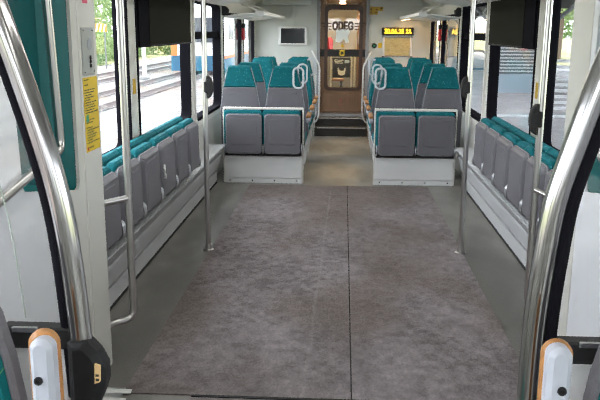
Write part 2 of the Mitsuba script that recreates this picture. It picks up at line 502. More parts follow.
# intercom, red sticker, yellow notice on the left pillar
X = -XV
k = new('intercom_panel', 'brushed metal intercom plate with buttons above the yellow notice', 'intercom')
put(k + '__plate', cbox(X, X + .006, 3.195, 3.345, 1.405, 1.605, .002), PLATE)
put(k + '__speaker', moved(lathe([(0, 0), (.026, 0), (.026, .002), (0, .002)], 20), (X + .006, 3.283, 1.535), ry=math.pi / 2), SLAT)
for j, zz in enumerate((1.478, 1.462, 1.443)):
    put(k + '__button', moved(lathe([(0, 0), (.009, 0), (.007, .005), (0, .005)], 12), (X + .006, 3.285, zz), ry=math.pi / 2), DARK)
for yy in (3.21, 3.33):
    for zz in (1.418, 1.592):
        put(k + '__screw', moved(lathe([(0, 0), (.004, 0), (.003, .002), (0, .002)], 8), (X + .006, yy, zz), ry=math.pi / 2), DARK)
tag(put('red_sticker', cbox(X, X + .002, 3.24, 3.30, 1.705, 1.76), PINK), 'small red sticker on the left pillar above the intercom', 'sticker')
k = new('yellow_notice', 'tall yellow information notice with dark lines of text on the left pillar', 'notice')
put(k + '__sheet', cbox(X, X + .002, 3.19, 3.375, 1.075, 1.395), YELLOW)
zz = 1.385
lines = [(.35,), (.0,), (.3,), (0,), (.8,), (.75,), (.55,), (.7,), (.4,), (.9,), (.7,), (.8,), (.7,), (.98,), (0,), (0,), (.7,), (.5,), (0,), (.5,), (.98,), (.6,), (.8,), (.7,), (.45,), (.98,), (0,), (.5,)]
for i, (f,) in enumerate(lines):
    z = 1.385 - i * .0108
    if f:
        put(k + '__text_line', cbox(X + .002, X + .0026, 3.20, 3.20 + .165 * f, z - .0022, z + .0016), INK)
put(k + '__pictogram', cbox(X + .002, X + .003, 3.205, 3.235, 1.205, 1.236), GREEN)
put(k + '__pictogram', cbox(X + .002, X + .003, 3.2, 3.215, 1.082, 1.094), RED)

# pillar stickers between the near windows
tag(put('pillar_sticker', cbox(-XW, -XW + .002, 5.075, 5.15, 1.17, 1.27), OCHRE), 'small yellow sticker on the left pillar before the blind', 'sticker')
tag(put('pillar_sticker', cbox(XW - .002, XW, 5.39, 5.46, 1.14, 1.25), OCHRE), 'small yellow sticker on the right pillar before the blind', 'sticker')

# ---------------------------------------------------------------- poles and rails
def pole(x, y, name, label):
    k = new(name, label, 'pole')
    put(k + '__tube', rod((x, y, .01), (x, y, 2.12), .0185, 18), STEEL, 40)
    put(k + '__flange', moved(lathe([(0, 0), (.042, 0), (.042, .008), (.028, .012), (.024, .05), (0, .05)], 24), (x, y, .001)), STEEL, 40)
    return k


def stop_disc(parent, x, y, z, side, lab):
    k = new('stop_button', lab, 'stop button')
    c = Point(0, 0).buffer(.082, quad_segs=10).intersection(sbox(0, -.09, .09, .09) if side > 0 else sbox(-.09, -.09, 0, .09))
    from shapely import affinity
    c = affinity.scale(c, .48, .95, origin=(0, 0))
    put(k + '__housing', moved(slab(c, -.022, .022, 'y', .006), (x, y, z)), DARK, 30)
    put(k + '__clamp', cbox(x - .024, x + .024, y - .024, y + .024, z - .04, z + .04, .006), DARK)


pole(-.946, 5.38, 'grab_pole', 'vertical steel grab pole standing before the left tip-up seats')
stop_disc(None, -.926, 5.38, 1.20, 1, 'dark half round stop button on the left grab pole')
pole(.915, 5.44, 'grab_pole', 'vertical steel grab pole standing before the right tip-up seats')
stop_disc(None, .895, 5.44, 1.21, -1, 'dark half round stop button on the right grab pole')

k = new('pillar_grab_rail', 'bent steel grab rail fixed to the end of the left door pillar', 'grab rail')
put(k + '__rail', tube(fillet([(-1.0, 3.55, 2.1), (-1.0, 3.55, .18), (-1.08, 3.47, .18), (-1.10, 3.39, .18)], .06), .0185, 16), STEEL, 40)
put(k + '__stub', rod((-1.0, 3.55, .80), (-1.10, 3.39, .80), .015, 12), STEEL, 40)
k = new('pillar_grab_rail', 'bent steel grab rail fixed to the end of the right door pillar', 'grab rail')
put(k + '__rail', tube(fillet([(1.03, 3.90, 2.1), (1.03, 3.90, .18), (1.08, 3.75, .18), (1.09, 3.61, .18)], .06), .0185, 16), STEEL, 40)
put(k + '__stub', rod((1.03, 3.90, .80), (1.09, 3.61, .80), .015, 12), STEEL, 40)
stop_disc(None, 1.012, 3.90, 1.165, -1, 'dark half round stop button on the steel rail of the right door pillar')

# ---------------------------------------------------------------- heater ducts and tip-up seats along the walls
def duct_profile(s):
    pts = [(1.378, .0), (1.30, 0), (1.30, .13), (1.33, .133), (1.33, .15), (1.288, .155), (1.268, .22), (1.25, .29), (1.238, .30), (1.238, .322), (1.275, .328), (1.275, .375), (1.212, .385), (1.205, .392), (1.205, .405), (1.22, .412), (1.378, .412)]
    return Polygon([(s * x, z) for x, z in pts])


for s in (-1, 1):
    y0 = vest[s]['y1'] + .002
    k = new('heating_duct', f'long stepped pale duct along the floor below the {SIDE[s]} tip-up seats', 'heating duct')
    put(k + '__casing', prism(duct_profile(s), y0, 7.93, 'y'), DUCT)
    for xa, za, zb in ((1.326, .1335, .1495), (1.271, .329, .374)):
        put(k + '__slot', cbox(min(s * xa, s * (xa + .003)), max(s * xa, s * (xa + .003)), y0, 7.93, za, zb), INK)
    put(k + '__kick_strip', cbox(min(s * 1.296, s * 1.30), max(s * 1.296, s * 1.30), y0, 7.93, .0, .02), DARK)

# the tip-up seat, local: x along the row, y towards the gangway (0 at the wall side of the pan), z up
def tip_seat(parent, w=.412, h=.40, z0=.475):
    o = rrect(-w / 2, w / 2, z0, z0 + h - .02, .045)
    put(parent + '__shell', slab(o, .012, .085, 'y', .024), SHELL, 50)
    put(parent + '__panel', slab(rrect(-w / 2 + .06, w / 2 - .06, z0 + .07, z0 + h - .07, .02), .080, .087, 'y', .003), SHELL, 35)
    put(parent + '__edge', tube(np.array([(x, .055, z) for x, z in np.array(rrect(-w / 2 + .001, w / 2 - .001, z0 + .001, z0 + h - .021, .044).exterior.coords)[:-1]]), .0045, 6, closed=True), SHELL_EDGE, 40)
    put(parent + '__cushion', slab(rrect(-w / 2 + .004, w / 2 - .004, z0 + .03, z0 + h + .012, .05), -.012, .045, 'y', .012), TEAL, 40)
    for sx in (-1, 1):
        br = tube(fillet([(sx * (w / 2 + .008), .02, z0 - .015), (sx * (w / 2 + .008), .085, z0 + .005), (sx * (w / 2 + .008), .08, z0 + .085), (sx * (w / 2 + .008), .04, z0 + .10)], .03), .008, 8)
        put(parent + '__hinge', br, ALU, 40)


tips = {-1: dict(y0=3.52, n=6, x=-1.228), 1: dict(y0=3.80, n=6, x=1.228)}
src = None
for s in (-1, 1):
    t = tips[s]
    for i in range(t['n']):
        yc = t['y0'] + .455 * (i + .5)
        far = t['n'] - i
        lab = f'grey folded tip-up seat under the {SIDE[s]} windows, ' + (['', 'farthest', 'second farthest', 'third farthest', 'fourth farthest', 'fifth farthest', 'nearest'][far]) + ' of its row'
        # local +y -> towards gangway (-s x)
        rz = math.pi / 2 if s > 0 else -math.pi / 2
        M = T().translate([t['x'], yc, 0]).rotate([0, 0, 1], math.degrees(rz)).rotate([1, 0, 0], 1)
        if src is None:
            src = new('tip_up_seat', lab, 'seat', 'tip-up seats along the walls')
            tip_seat(src)
            for e in list(scene):
                if e.startswith(src + '__'): scene[e]['to_world'] = M
        else:
            copy_thing(src, M, 'tip_up_seat', lab, 'seat', 'tip-up seats along the walls')
    for i in range(3):
        ya = t['y0'] + .91 * i + .006
        yb = ya + .898
        k = new('bench_backrest', f'long teal fabric backrest roll behind the {SIDE[s]} tip-up seats, ' + ['nearest', 'middle', 'farthest'][i] + ' of three', 'backrest', 'backrest rolls under the windows')
        o = Polygon([(1.376, .50), (1.31, .48), (1.284, .83), (1.29, .875), (1.312, .895), (1.35, .888), (1.376, .86)]).buffer(-.012).buffer(.012)
        o = Polygon([(s * x, z) for x, z in o.exterior.coords])
        put(k, slab(o.convex_hull, ya, yb, 'y', .012), TEAL, 40)
# small white tag on a left seat hinge
k = new('paper_tag', 'small white tag caught between two of the left tip-up seats', 'tag')
put(k, moved(cat([cbox(-.006, .006, -.03, .03, -.02, .02, .004), cbox(-.004, .008, -.05, -.02, -.045, -.01, .004)]), (-1.130, 4.86, .70), rz=.3, rx=.5), SILVER)

# ---------------------------------------------------------------- partitions with tip-up seats
def partition(s, x0, x1, y=7.95):
    k = new('seat_partition', f'white low partition with two tip-up seats {SIDE[s]} of the gangway', 'partition')
    put(k + '__board', cbox(x0, x1, y - .012, y + .012, .0, .80), PODIUM)
    a, b = min(x0, x1), max(x0, x1)
    put(k + '__top_rim', cbox(a, b, y - .022, y + .018, .785, .806, .006), CREAM)
    for x in (a, b):
        put(k + '__side_rim', cbox(x - .001 if x == a else x - .014, x + .014 if x == a else x + .001, y - .022, y + .018, .0, .785, .005), CREAM)
    put(k + '__lower_panel', cbox(a + .014, b - .014, y - .030, y - .012, .055, .298, .006), PODIUM)
    put(k + '__kick_board', cbox(a + .014, b - .014, y - .022, y - .012, .0, .052, .003), PODIUM)
    for f in (.08, .36, .64, .92):
        xx = a + (b - a) * f
        put(k + '__bolt', moved(lathe([(0, 0), (.008, 0), (.006, .004), (0, .004)], 10), (xx, y - .022, .028), rx=math.pi / 2), DARK)
    put(k + '__bottom_rail', cbox(a + .02, b - .02, y - .07, y - .012, .300, .322, .006), DARK)
    put(k + '__back_panel', cbox(a + .016, b - .016, y - .016, y - .011, .322, .78), RUBBER)
    for i in range(2):
        xc = a + (b - a) * (.262 + .476 * i)
        lab = f'grey folded tip-up seat on the {SIDE[s]} partition, ' + ('left' if i == 0 else 'right') + ' of its pair'
        q = new('partition_seat', lab, 'seat', 'tip-up seats on the partitions')
        w, h, z0 = .380, .42, .325
        o = rrect(-w / 2, w / 2, z0, z0 + h, .035)
        M = lambda m: moved(m, (xc + .005, y, 0))
        put(q + '__shell', M(slab(o, -.11, -.055, 'y', .014)), SHELL, 35)
        put(q + '__panel', M(slab(rrect(-w / 2 + .055, w / 2 - .055, z0 + .1, z0 + h - .05, .02), -.1135, -.106, 'y', .003)), SHELL, 35)
        put(q + '__edge', M(tube(np.array([(x, -.104, z) for x, z in np.array(rrect(-w / 2 + .008, w / 2 - .008, z0 + .008, z0 + h - .008, .03).exterior.coords)[:-1]]), .003, 6, closed=True)), SHELL_EDGE, 40)
        put(q + '__cushion', M(slab(rrect(-w / 2 - .022, w / 2 - .004, z0 + .05, z0 + h + .035, .03), -.065, -.018, 'y', .012)), TEAL, 40)
        for sx in (-1, 1):
            put(q + '__hinge', M(tube(fillet([(sx * (w / 2 + .012), -.02, z0 + .0), (sx * (w / 2 + .012), -.10, z0 + .01), (sx * (w / 2 + .012), -.09, z0 + .09), (sx * (w / 2 + .012), -.04, z0 + .10)], .03), .008, 8)), ALU, 40)


partition(-1, -1.225, -.375)
partition(1, .365, 1.215)

# ---------------------------------------------------------------- high-back seats
def high_seat(k, arm=0, handle=0, fabric=TEAL, arm_up=False):
    """Local: faces +y, centre at x=0, back surface near y=0, floor at z=0. arm/handle: -1 or 1 = side of the gangway."""
    tilt = math.radians(-6)
    def P(m):
        m = m.copy()
        m.apply_translation((0, 0, -.4))
        m.apply_transform(trimesh.transformations.rotation_matrix(-tilt, (1, 0, 0)))
        m.apply_translation((0, 0, .4))
        return m
    sh = Polygon([(-.215, .36), (.215, .36), (.214, .78), (.180, 1.0), (-.180, 1.0), (-.214, .78)]).buffer(-.02).buffer(.02)
    head = Polygon([(-.178, 1.0), (.178, 1.0), (.124, 1.205), (.108, 1.222), (-.108, 1.222), (-.124, 1.205)])
    front = Polygon([(-.205, .42), (.205, .42), (.205, .78), (.170, 1.0), (.112, 1.20), (-.112, 1.20), (-.170, 1.0), (-.205, .78)])
    put(k + '__back_shell', P(slab(sh, -.01, .06, 'y', .012)), SHELL, 35)
    put(k + '__back_panel', P(slab(Polygon([(-.17, .5), (.17, .5), (.165, .78), (.135, .945), (-.135, .945), (-.165, .78)]), -.014, -.008, 'y', .003)), SHELL, 35)
    put(k + '__headrest', P(slab(head, -.006, .085, 'y', .014)), fabric, 40)
    put(k + '__back_cushion', P(slab(front, .05, .105, 'y', .02)), fabric, 40)
    for sx in (-1, 1):
        put(k + '__piping', P(tube(np.array([(sx * .213, -.004, .40), (sx * .212, -.004, .78), (sx * .178, -.002, 1.0), (sx * .124, 0, 1.206)]), .004, 6)), SHELL_EDGE, 40)
    put(k + '__seat_cushion', slab(rrect(-.215, .215, .09, .53, .05), .36, .47, 'z', .025), fabric, 40)
    put(k + '__seat_shell', slab(rrect(-.212, .212, .03, .52, .05), .31, .37, 'z', .02), HANDLE, 40)
    put(k + '__pedestal', hull([(x, y, 0) for x in (-.17, .17) for y in (.08, .40)] + [(x, y, .32) for x in (-.2, .2) for y in (.08, .46)]), PODIUM)
    if arm and not arm_up:
        x = arm * .243
        put(k + '__armrest', slab(rrect(.10, .42, .60, .655, .02), x - .022, x + .022, 'x', .008), ARMGREY, 40)
        put(k + '__armrest__wood_pad', slab(rrect(.11, .44, .65, .69, .018), x - .026, x + .026, 'x', .01), WOOD, 40)
    if handle:
        x = handle * (.145 if handle > 0 else .165)
        loop = rrect(x - .052, x + .052, 1.0, 1.215, .045, 6)
        pts = np.array([(u, -.028 - .0 * v, v) for u, v in np.array(loop.exterior.coords)[:-1]])
        put(k + '__handle', P(tube(pts, .0115, 10, closed=True)), HANDLE, 40)


ROWS = {'A': (8.22, 1), 'B': (9.06, 1), 'C': (10.42, -1), 'D': (11.0, -1)}
COLS = {-1: (-1.072, -.588), 1: (.588, 1.085)}
ROWNAME = {'A': 'in the row behind the partition', 'B': 'in the second row', 'C': 'in the third row', 'D': 'in the last row'}
protos = {}
for row, (y, facing) in ROWS.items():
    for s in (-1, 1):
        for ci, xc in enumerate(COLS[s]):
            aisle = (s < 0 and ci == 1) or (s > 0 and ci == 0)
            side = 0 if not aisle else (1 if s < 0 else -1)       # world side on which the gangway lies
            lab = f'teal high-back seat {SIDE[s]} of the gangway, ' + ('gangway' if aisle else 'window') + ' place ' + ROWNAME[row]
            loc = side * facing
            M = T().translate([xc, y, 0]).rotate([0, 0, 1], 0 if facing > 0 else 180)
            if loc not in protos:
                k = new('high_back_seat', lab, 'seat', 'high-back seats at the far end')
                high_seat(k, loc, loc)
                for e in list(scene):
                    if e.startswith(k + '__'): scene[e]['to_world'] = M
                protos[loc] = k
            else:
                copy_thing(protos[loc], M, 'high_back_seat', lab, 'seat', 'high-back seats at the far end')

# ---------------------------------------------------------------- foreground seats, armrests, glass screens
def low_seat(k):
    """The seats at the picture's lower corners: a shell whose rim shows all round the fabric."""
    sh = Polygon([(-.205, .36), (.205, .36), (.230, .80), (.230, .90), (.225, 1.01), (.214, 1.085), (.196, 1.16), (.17, 1.21), (-.17, 1.21), (-.196, 1.16), (-.214, 1.085), (-.225, 1.01), (-.230, .90), (-.230, .80)])
    put(k + '__back_shell', slab(sh, .035, .07, 'y', .006), SHELL, 35)
    put(k + '__back_cushion', slab(sh.buffer(-.011), .05, .080, 'y', .007), LIME, 40)
    put(k + '__seat_cushion', slab(rrect(-.205, .205, .06, .50, .05), .36, .47, 'z', .025), LIME, 40)
    put(k + '__seat_shell', slab(rrect(-.212, .212, .03, .49, .05), .31, .37, 'z', .02), SHELL_EDGE, 40)
    put(k + '__pedestal', hull([(x, y, 0) for x in (-.17, .17) for y in (.08, .40)] + [(x, y, .32) for x in (-.2, .2) for y in (.08, .46)]), PODIUM)


for s in (-1, 1):
    xe = -.473 if s < 0 else .405          # gangway edge of the shell
    xc = xe + s * .230
    z0 = 0
    k = new('high_back_seat', f'teal patterned seat cut off at the lower {SIDE[s]} corner of the picture', 'seat')
    loc = -1 if s > 0 else 1
    n0 = set(scene)
    low_seat(k)
    M = T().translate([xc, 1.16, z0]).rotate([0, 0, 1], 180)
    for e in set(scene) - n0: scene[e]['to_world'] = M
    # upright folded armrest
    xb, xw, zb, zw, hw = (-.4250, -.4295, 1.137, 1.142, .0235) if s < 0 else (.357, .3590, 1.147, 1.148, .0225)
    ya = 1.085
    o = rrect(-hw, hw, .62, zw, hw - .001, 8)
    a = put(k + '__armrest', moved(slab(rrect(-.0182, .0182, .60, zb, .018, 8), -.03, .006, 'y', .008), (xb, ya, 0)), ARMGREY, 35)
    put(a + '__wood_pad', moved(slab(o, -.008, .012, 'y', .006), (xw, ya, 0)), WOOD, 35)
    tag(a, 'upright grey armrest body')
    put(a + '__wood_pad', moved(slab(o, -.010, .016, 'y', .007), (xw, ya, 0)), WOOD, 35)
    tag(a + '__wood_pad', 'orange wood pad around the armrest')
    put(a + '__screw', moved(lathe([(0, 0), (.0068, 0), (.0068, .003), (.003, .003), (.003, .001), (0, .001)], 16), (xb + s * .004, ya - .03, zb - .066), rx=math.pi / 2), BLACK, 40)
RAILPTS = {-1: [(-.600, 1.22, 1.86), (-.5275, 1.22, 1.643), (-.481, 1.22, 1.486), (-.441, 1.22, 1.319), (-.423, 1.22, 1.142), (-.4185, 1.22, 1.06), (-.415, 1.22, .96)],
           1: [(.520, 1.22, 1.86), (.470, 1.22, 1.66), (.420, 1.22, 1.495), (.398, 1.22, 1.416), (.377, 1.22, 1.334), (.367, 1.22, 1.25), (.360, 1.22, 1.163), (.357, 1.22, 1.073), (.357, 1.22, .93)]}
for s in (-1, 1):
    pts = spline(RAILPTS[s], 46)
    k = new('curved_handrail', f'thick polished steel curved handrail in the {SIDE[s]} foreground', 'handrail')
    put(k + '__tube', tube(pts, .0192, 28), CHROME, 60)
    put(k + '__gasket', tube(pts + np.array([s * (.024 if s < 0 else .026), .006, 0]), .0115 if s < 0 else .0145, 10), RUBBER, 60)
    tag(k + '__gasket', 'black rubber gasket')
    if s < 0:
        b = Polygon([(-.437, 1.075), (-.402, 1.075), (-.384, 1.055), (-.372, 1.03), (-.372, 1.0), (-.378, .98), (-.412, .90), (-.437, .90)])
    else:
        b = Polygon([(.372, .955), (.337, .955), (.322, .93), (.312, .90), (.312, .86), (.325, .84), (.328, .60), (.372, .60)])
    p0 = put(k + '__foot', slab(b.buffer(-.006).buffer(.006).convex_hull, 1.188, 1.24, 'y', .012), BLACK, 35)
    tag(p0, 'black plastic foot of the handrail')
    if s < 0:
        put(k + '__post', cbox(-.437, -.413, 1.19, 1.22, .0, .905, .004), BLACK)
        put(k + '__foot__label', hull([(x, yy, z) for (x, z) in ((-.386, 1.040), (-.3765, 1.037), (-.3775, 1.008), (-.387, 1.004)) for yy in (1.184, 1.190)]), BEIGE)
        for zz in (1.020, 1.012):
            put(k + '__foot__print', cbox(-.3845, -.379, 1.1825, 1.1845, zz - .002, zz + .002), INK)
    # glass and what holds it
    g = new('glass_screen', f'clear glass draught screen beside the {SIDE[s]} curved handrail', 'glass screen')
    rp = np.array([(p[0], p[2]) for p in pts if 1.085 < p[2] < 1.84])
    w = .098 if s < 0 else .16
    poly = [tuple(p) for p in rp] + [(x + s * (w + (z - 1.09) * .012), z) for x, z in rp[::-1]]
    pl = Polygon(poly).buffer(0)
    tri_v, tri_f = trimesh.creation.triangulate_polygon(pl, engine='earcut')
    put(g + '__pane', trimesh.Trimesh(np.c_[tri_v[:, 0], np.full(len(tri_v), 1.228), tri_v[:, 1]], tri_f, process=False), GLASS)
    ed = np.array([(x + s * (w + (z - 1.09) * .012), 1.228, z) for x, z in rp])
    put(g + '__edge', tube(ed, .0012, 6), GEDGE, 60)
    xi, xo = (-.432, -.56) if s < 0 else (.372, .60)
    put(g + '__clamp_bar', cbox(min(xi, xo), max(xi, xo), 1.212, 1.244, 1.052, 1.092, .004), DARK)
    put(g + '__clamp', cbox(min(xi + s * .06, xi + s * .105), max(xi + s * .06, xi + s * .105), 1.208, 1.214, 1.084, 1.094, .001), ALU)
    put(g + '__lower_panel', cbox(min(xi, s * 1.3), max(xi, s * 1.3), 1.222, 1.24, .02, 1.052), PODIUM)
    for i in range(8 if s < 0 else 0):
        xx = xi + s * .062
        put(g + '__vent_slot', cbox(xx - .004, xx + .004, 1.220, 1.2225, 1.035 - i * .007 - .0018, 1.035 - i * .007 + .0018), INK)

# ---------------------------------------------------------------- roller blinds
for s, (y0, y1, yb) in {-1: (5.50, 6.98, 5.235), 1: (5.86, 7.20, 5.545)}.items():
    k = new('roller_blind', f'dark roller blind pulled half down over the {SIDE[s]} window', 'blind')
    put(k + '__cloth', cbox(min(s * 1.355, s * 1.362), max(s * 1.355, s * 1.362), y0, y1, 1.478, 1.855), BLIND)
    put(k + '__bottom_bar', cbox(min(s * 1.35, s * 1.366), max(s * 1.35, s * 1.366), y0, y1, 1.474, 1.488, .004), DARK)
    put(k + '__side_cover', cbox(min(s * 1.36, s * 1.374), max(s * 1.36, s * 1.374), yb, y0 + .01, 1.474, 1.855), RUBBER)

# ---------------------------------------------------------------- luggage racks
for s in (-1, 1):
    off = 0 if s < 0 else .15
    k = new('luggage_rack', f'pale luggage shelf above the {SIDE[s]} high-back seats', 'luggage rack')
    sh = Polygon([(s * 1.38, 1.735), (s * 1.02, 1.775), (s * 1.02, 1.79), (s * 1.38, 1.752)])
    put(k + '__shelf', prism(sh, 8.95 + off, 12.3, 'y'), CREAM)
    for yy in (10.1 + off, 11.2 + off):
        put(k + '__shelf_seam', prism(Polygon([(s * 1.38, 1.730), (s * 1.02, 1.771), (s * 1.02, 1.776), (s * 1.38, 1.736)]), yy, yy + .02, 'y'), WALLM)
    put(k + '__front_lip', prism(Polygon([(s * .99, 1.762), (s * .92, 1.752), (s * .89, 1.765), (s * .89, 1.80), (s * .93, 1.812), (s * .99, 1.80)]), 8.95 + off, 12.25, 'y'), SILVER)
    for yy in (8.97 + off, 10.6 + off):
        put(k + '__bracket', tube(np.array([(s * 1.37, yy, 1.93), (s * 1.15, yy, 1.90), (s * .95, yy, 1.80)]), .012, 8), WALLM, 40)
    put(k + '__end_cap', slab(Polygon([(s * 1.378, 1.76), (s * 1.30, 1.77), (s * 1.29, 1.82), (s * 1.33, 1.86), (s * 1.378, 1.86)]).convex_hull, 8.88 + off, 8.95 + off, 'y', .01), DARK, 30)
    lamp = put(k + '__lamp', prism(Polygon([(s * .985, 1.757), (s * .925, 1.747), (s * .925, 1.753), (s * .985, 1.763)]), 9.1 + off, 10.7 if s > 0 else 12.2, 'y'), CREAM)
    if s > 0:
        lp = put(k + '__lamp', prism(Polygon([(s * .985, 1.757), (s * .925, 1.747), (s * .925, 1.753), (s * .985, 1.763)]), 10.72, 12.2, 'y'), CREAM)
        scene[lp]['emitter'] = {'type': 'area', 'radiance': {'type': 'rgb', 'value': [.5, .27, .09]}}
        tag(lp, 'glowing warm strip lamp')
    k = new('luggage_rack', f'pale luggage shelf above the {SIDE[s]} tip-up seats at the top of the picture', 'luggage rack')
    sh = Polygon([(s * 1.38, 1.86), (s * 1.0, 1.925), (s * 1.0, 1.945), (s * 1.38, 1.88)])
    put(k + '__shelf', prism(sh, 3.7, 8.75 + off, 'y'), CREAM)
    put(k + '__front_lip', prism(Polygon([(s * 1.0, 1.918), (s * .985, 1.92), (s * .972, 1.94), (s * .985, 1.968), (s * 1.0, 1.955)]), 3.7, 8.75 + off, 'y'), SILVER)

# ---------------------------------------------------------------- end wall, door, steps
YB = 12.32
wall = sbox(-1.46, 0, 1.46, 2.2).difference(sbox(-.345, .26, .375, 2.12))
put('wall_far', prism(wall, YB, YB + .06, 'y'), BULK)
tag('wall_far', 'pale end wall across the carriage with the gangway door', kind='structure')
for i, (x0, x1) in enumerate(((-.395, -.345), (.375, .425))):
    k = put('door_jamb', cbox(x0, x1, YB - .05, YB + .06, .2, 2.13, .006), GREYJ)
    tag(k, f'grey metal jamb on the {"left" if i == 0 else "right"} of the gangway door', 'jamb')
k = put('header_box', cbox(-1.25, -.49, YB - .22, YB, 1.975, 2.044, .006), BULK)
tag(k, 'pale ceiling box on the end wall above the monitor', 'box')
k = put('header_box', cbox(.43, 1.25, YB - .05, YB, 1.965, 2.044, .006), BULK)
tag(k, 'pale ceiling box on the end wall above the yellow stickers', 'box')

k = new('monitor', 'flat dark passenger monitor in a white case on the end wall', 'monitor')
put(k + '__case', cbox(-1.005, -.548, YB - .07, YB, 1.362, 1.645, .012), SILVER)
put(k + '__screen', cbox(-.962, -.588, YB - .074, YB - .068, 1.392, 1.622, .002), SCREEN)
k = put('cable_duct', cbox(-.805, -.745, YB - .03, YB, 1.645, 1.975, .006), BULK)
tag(k, 'vertical pale cable duct rising from the monitor', 'cable duct')

k = new('text_display', 'black display with glowing yellow characters on the end wall', 'display')
put(k + '__case', cbox(.625, 1.12, YB - .05, YB, 1.522, 1.642, .006), BLACK)
tx = meshkit.text_mesh('30.06.25 2A', .078, .002, True)
tx.apply_translation(-tx.bounds[0])
tx.apply_scale([.425 / tx.bounds[1][0], .078 / tx.bounds[1][1], 1])
tx.apply_transform(AX['y'])
tx.apply_translation((.662, YB - .0505, 1.545))
kk = put(k + '__characters', tx, YELLOW)
scene[kk]['emitter'] = {'type': 'area', 'radiance': {'type': 'rgb', 'value': [.10, .058, .003]}}

k = new('route_map', 'ochre route map in a silver frame below the yellow display', 'map')
put(k + '__sheet', cbox(.672, 1.075, YB - .015, YB, 1.205, 1.488), MAP)
for x0, x1, z0, z1 in ((.640, .675, 1.195, 1.50), (1.072, 1.107, 1.195, 1.50)):
    put(k + '__frame', cbox(x0, x1, YB - .03, YB, z0, z1, .006), SILVER)
for z0, z1 in ((1.193, 1.208), (1.485, 1.50)):
    put(k + '__frame', cbox(.675, 1.072, YB - .025, YB, z0, z1, .004), GREYJ)
for x in (.65, 1.095):
    for z in (1.192, 1.498):
        put(k + '__corner', cbox(x - .016, x + .016, YB - .034, YB, z - .008, z + .008, .003), DARK)

k = new('safety_sticker', 'L-shaped group of yellow safety pictograms left of the ceiling corner', 'sticker')
put(k + '__sheet', prism(unary_union([sbox(.415, 1.838, .555, 1.958), sbox(.55, 1.895, .635, 1.958)]), YB - .004, YB, 'y'), OCHRE)
for x, z, a in ((.45, 1.92, .018), (.535, 1.92, .013), (.61, 1.935, .018), (.45, 1.868, .013), (.525, 1.872, .013)):
    pg = prism(Polygon([(x - a, z - a * .8), (x + a, z - a * .8), (x + a * .5, z + a), (x - a * .6, z + a * .4)]), YB - .006, YB - .004, 'y')
    put(k + '__pictogram', pg, INK)
k = new('emergency_button', 'round dark emergency button beside a small yellow sticker', 'button')
put(k + '__ring', moved(lathe([(0, 0), (.04, 0), (.036, .02), (.024, .02), (.022, .012), (0, .012)], 20), (.513, YB, 1.36), rx=math.pi / 2), DARK, 40)
put(k + '__button', moved(lathe([(0, 0), (.02, 0), (.016, .02), (0, .022)], 16), (.513, YB - .004, 1.36), rx=math.pi / 2), GREEN, 40)
k = put('small_sticker', cbox(.575, .632, YB - .004, YB, 1.325, 1.405), YELLOW)
tag(k, 'small square yellow sticker left of the route map', 'sticker')

# door
dz0, dz1, dx0, dx1 = .30, 2.12, -.343, .373
k = 'door_1'
tag(k, 'brown gangway door with a large rounded glass pane', kind='structure')
leaf = sbox(dx0, dz0, dx1, dz1).difference(rrect(-.27, .32, .66, 1.98, .07)).difference(sbox(-.30, 1.995, .33, 2.10))
put(k + '__leaf', prism(leaf, YB + .0, YB + .04, 'y'), BROWN)
ring = rrect(-.275, .325, .655, 1.985, .075).difference(rrect(-.225, .272, .70, 1.91, .05))
put(k + '__frame', prism(ring, YB - .012, YB + .045, 'y'), BRFRAME)
q = trimesh.Trimesh([(-.24, YB + .02, .69), (.29, YB + .02, .69), (.29, YB + .02, 1.93), (-.24, YB + .02, 1.93), (-.32, YB + .02, 1.99), (.35, YB + .02, 1.99), (.35, YB + .02, 2.11), (-.32, YB + .02, 2.11)], [(0, 1, 2), (0, 2, 3), (4, 5, 6), (4, 6, 7)], process=False)
put(k + '__pane', q, PANE)
put(k + '__dark_band', cbox(-.34, .37, YB - .006, YB + .012, 1.185, 1.30), DARK)
put(k + '__lower_panel', cbox(-.30, .335, YB - .014, YB, .315, .625, .006), BROWN)
for zz in (.49, .435):
    put(k + '__knob', moved(lathe([(0, 0), (.011, 0), (.009, .012), (0, .014)], 12), (.0, YB - .014, zz), rx=math.pi / 2), PINK)
# ODEG wing mark on the glass
tx = meshkit.text_mesh('ODEG', .115, .003, True)
tx.apply_translation(-tx.bounds[0])
tx.apply_scale([.325 / tx.bounds[1][0], .13 / tx.bounds[1][1], 1])
tx.apply_transform(AX['y'])
tx.apply_translation((-.15, YB + .016, 1.60))
put(k + '__lettering', cat([moved(tx, (u, 0, w)) for u in (-.005, .005) for w in (-.005, .005)]), BRFRAME)
for i, zz in enumerate((1.70, 1.655, 1.61)):
    put(k + '__wing_line', prism(Polygon([(-.34 + .03 * i, zz - .011), (-.165 - .0 * i, zz - .007), (-.165, zz + .007), (-.34 + .03 * i, zz + .012)]), YB - .017, YB - .013, 'y'), BRFRAME)
    put(k + '__wing_line', prism(Polygon([(.195, zz - .007), (.37 - .03 * i, zz - .011), (.37 - .03 * i, zz + .012), (.195, zz + .007)]), YB - .017, YB - .013, 'y'), BRFRAME)
st = Polygon([(-.10, 1.60), (.07, 1.625), (.13, 1.58), (.09, 1.49), (.115, 1.41), (.06, 1.40), (.03, 1.46), (-.03, 1.40), (-.11, 1.42), (-.09, 1.5)])
put(k + '__white_sticker', prism(st, YB + .013, YB + .015, 'y'), STICKER)
tag(k + '__white_sticker', 'irregular white translucent sticker')
put(k + '__yellow_sticker', cbox(-.035, .045, YB - .009, YB - .006, 1.20, 1.29), YELLOW)
put(k + '__yellow_sticker', cbox(-.018, .028, YB - .0105, YB - .009, 1.22, 1.268), INK)
put(k + '__warning_triangle', prism(Polygon([(-.025, 1.335), (.04, 1.335), (.008, 1.39)]), YB + .012, YB + .015, 'y'), YELLOW)

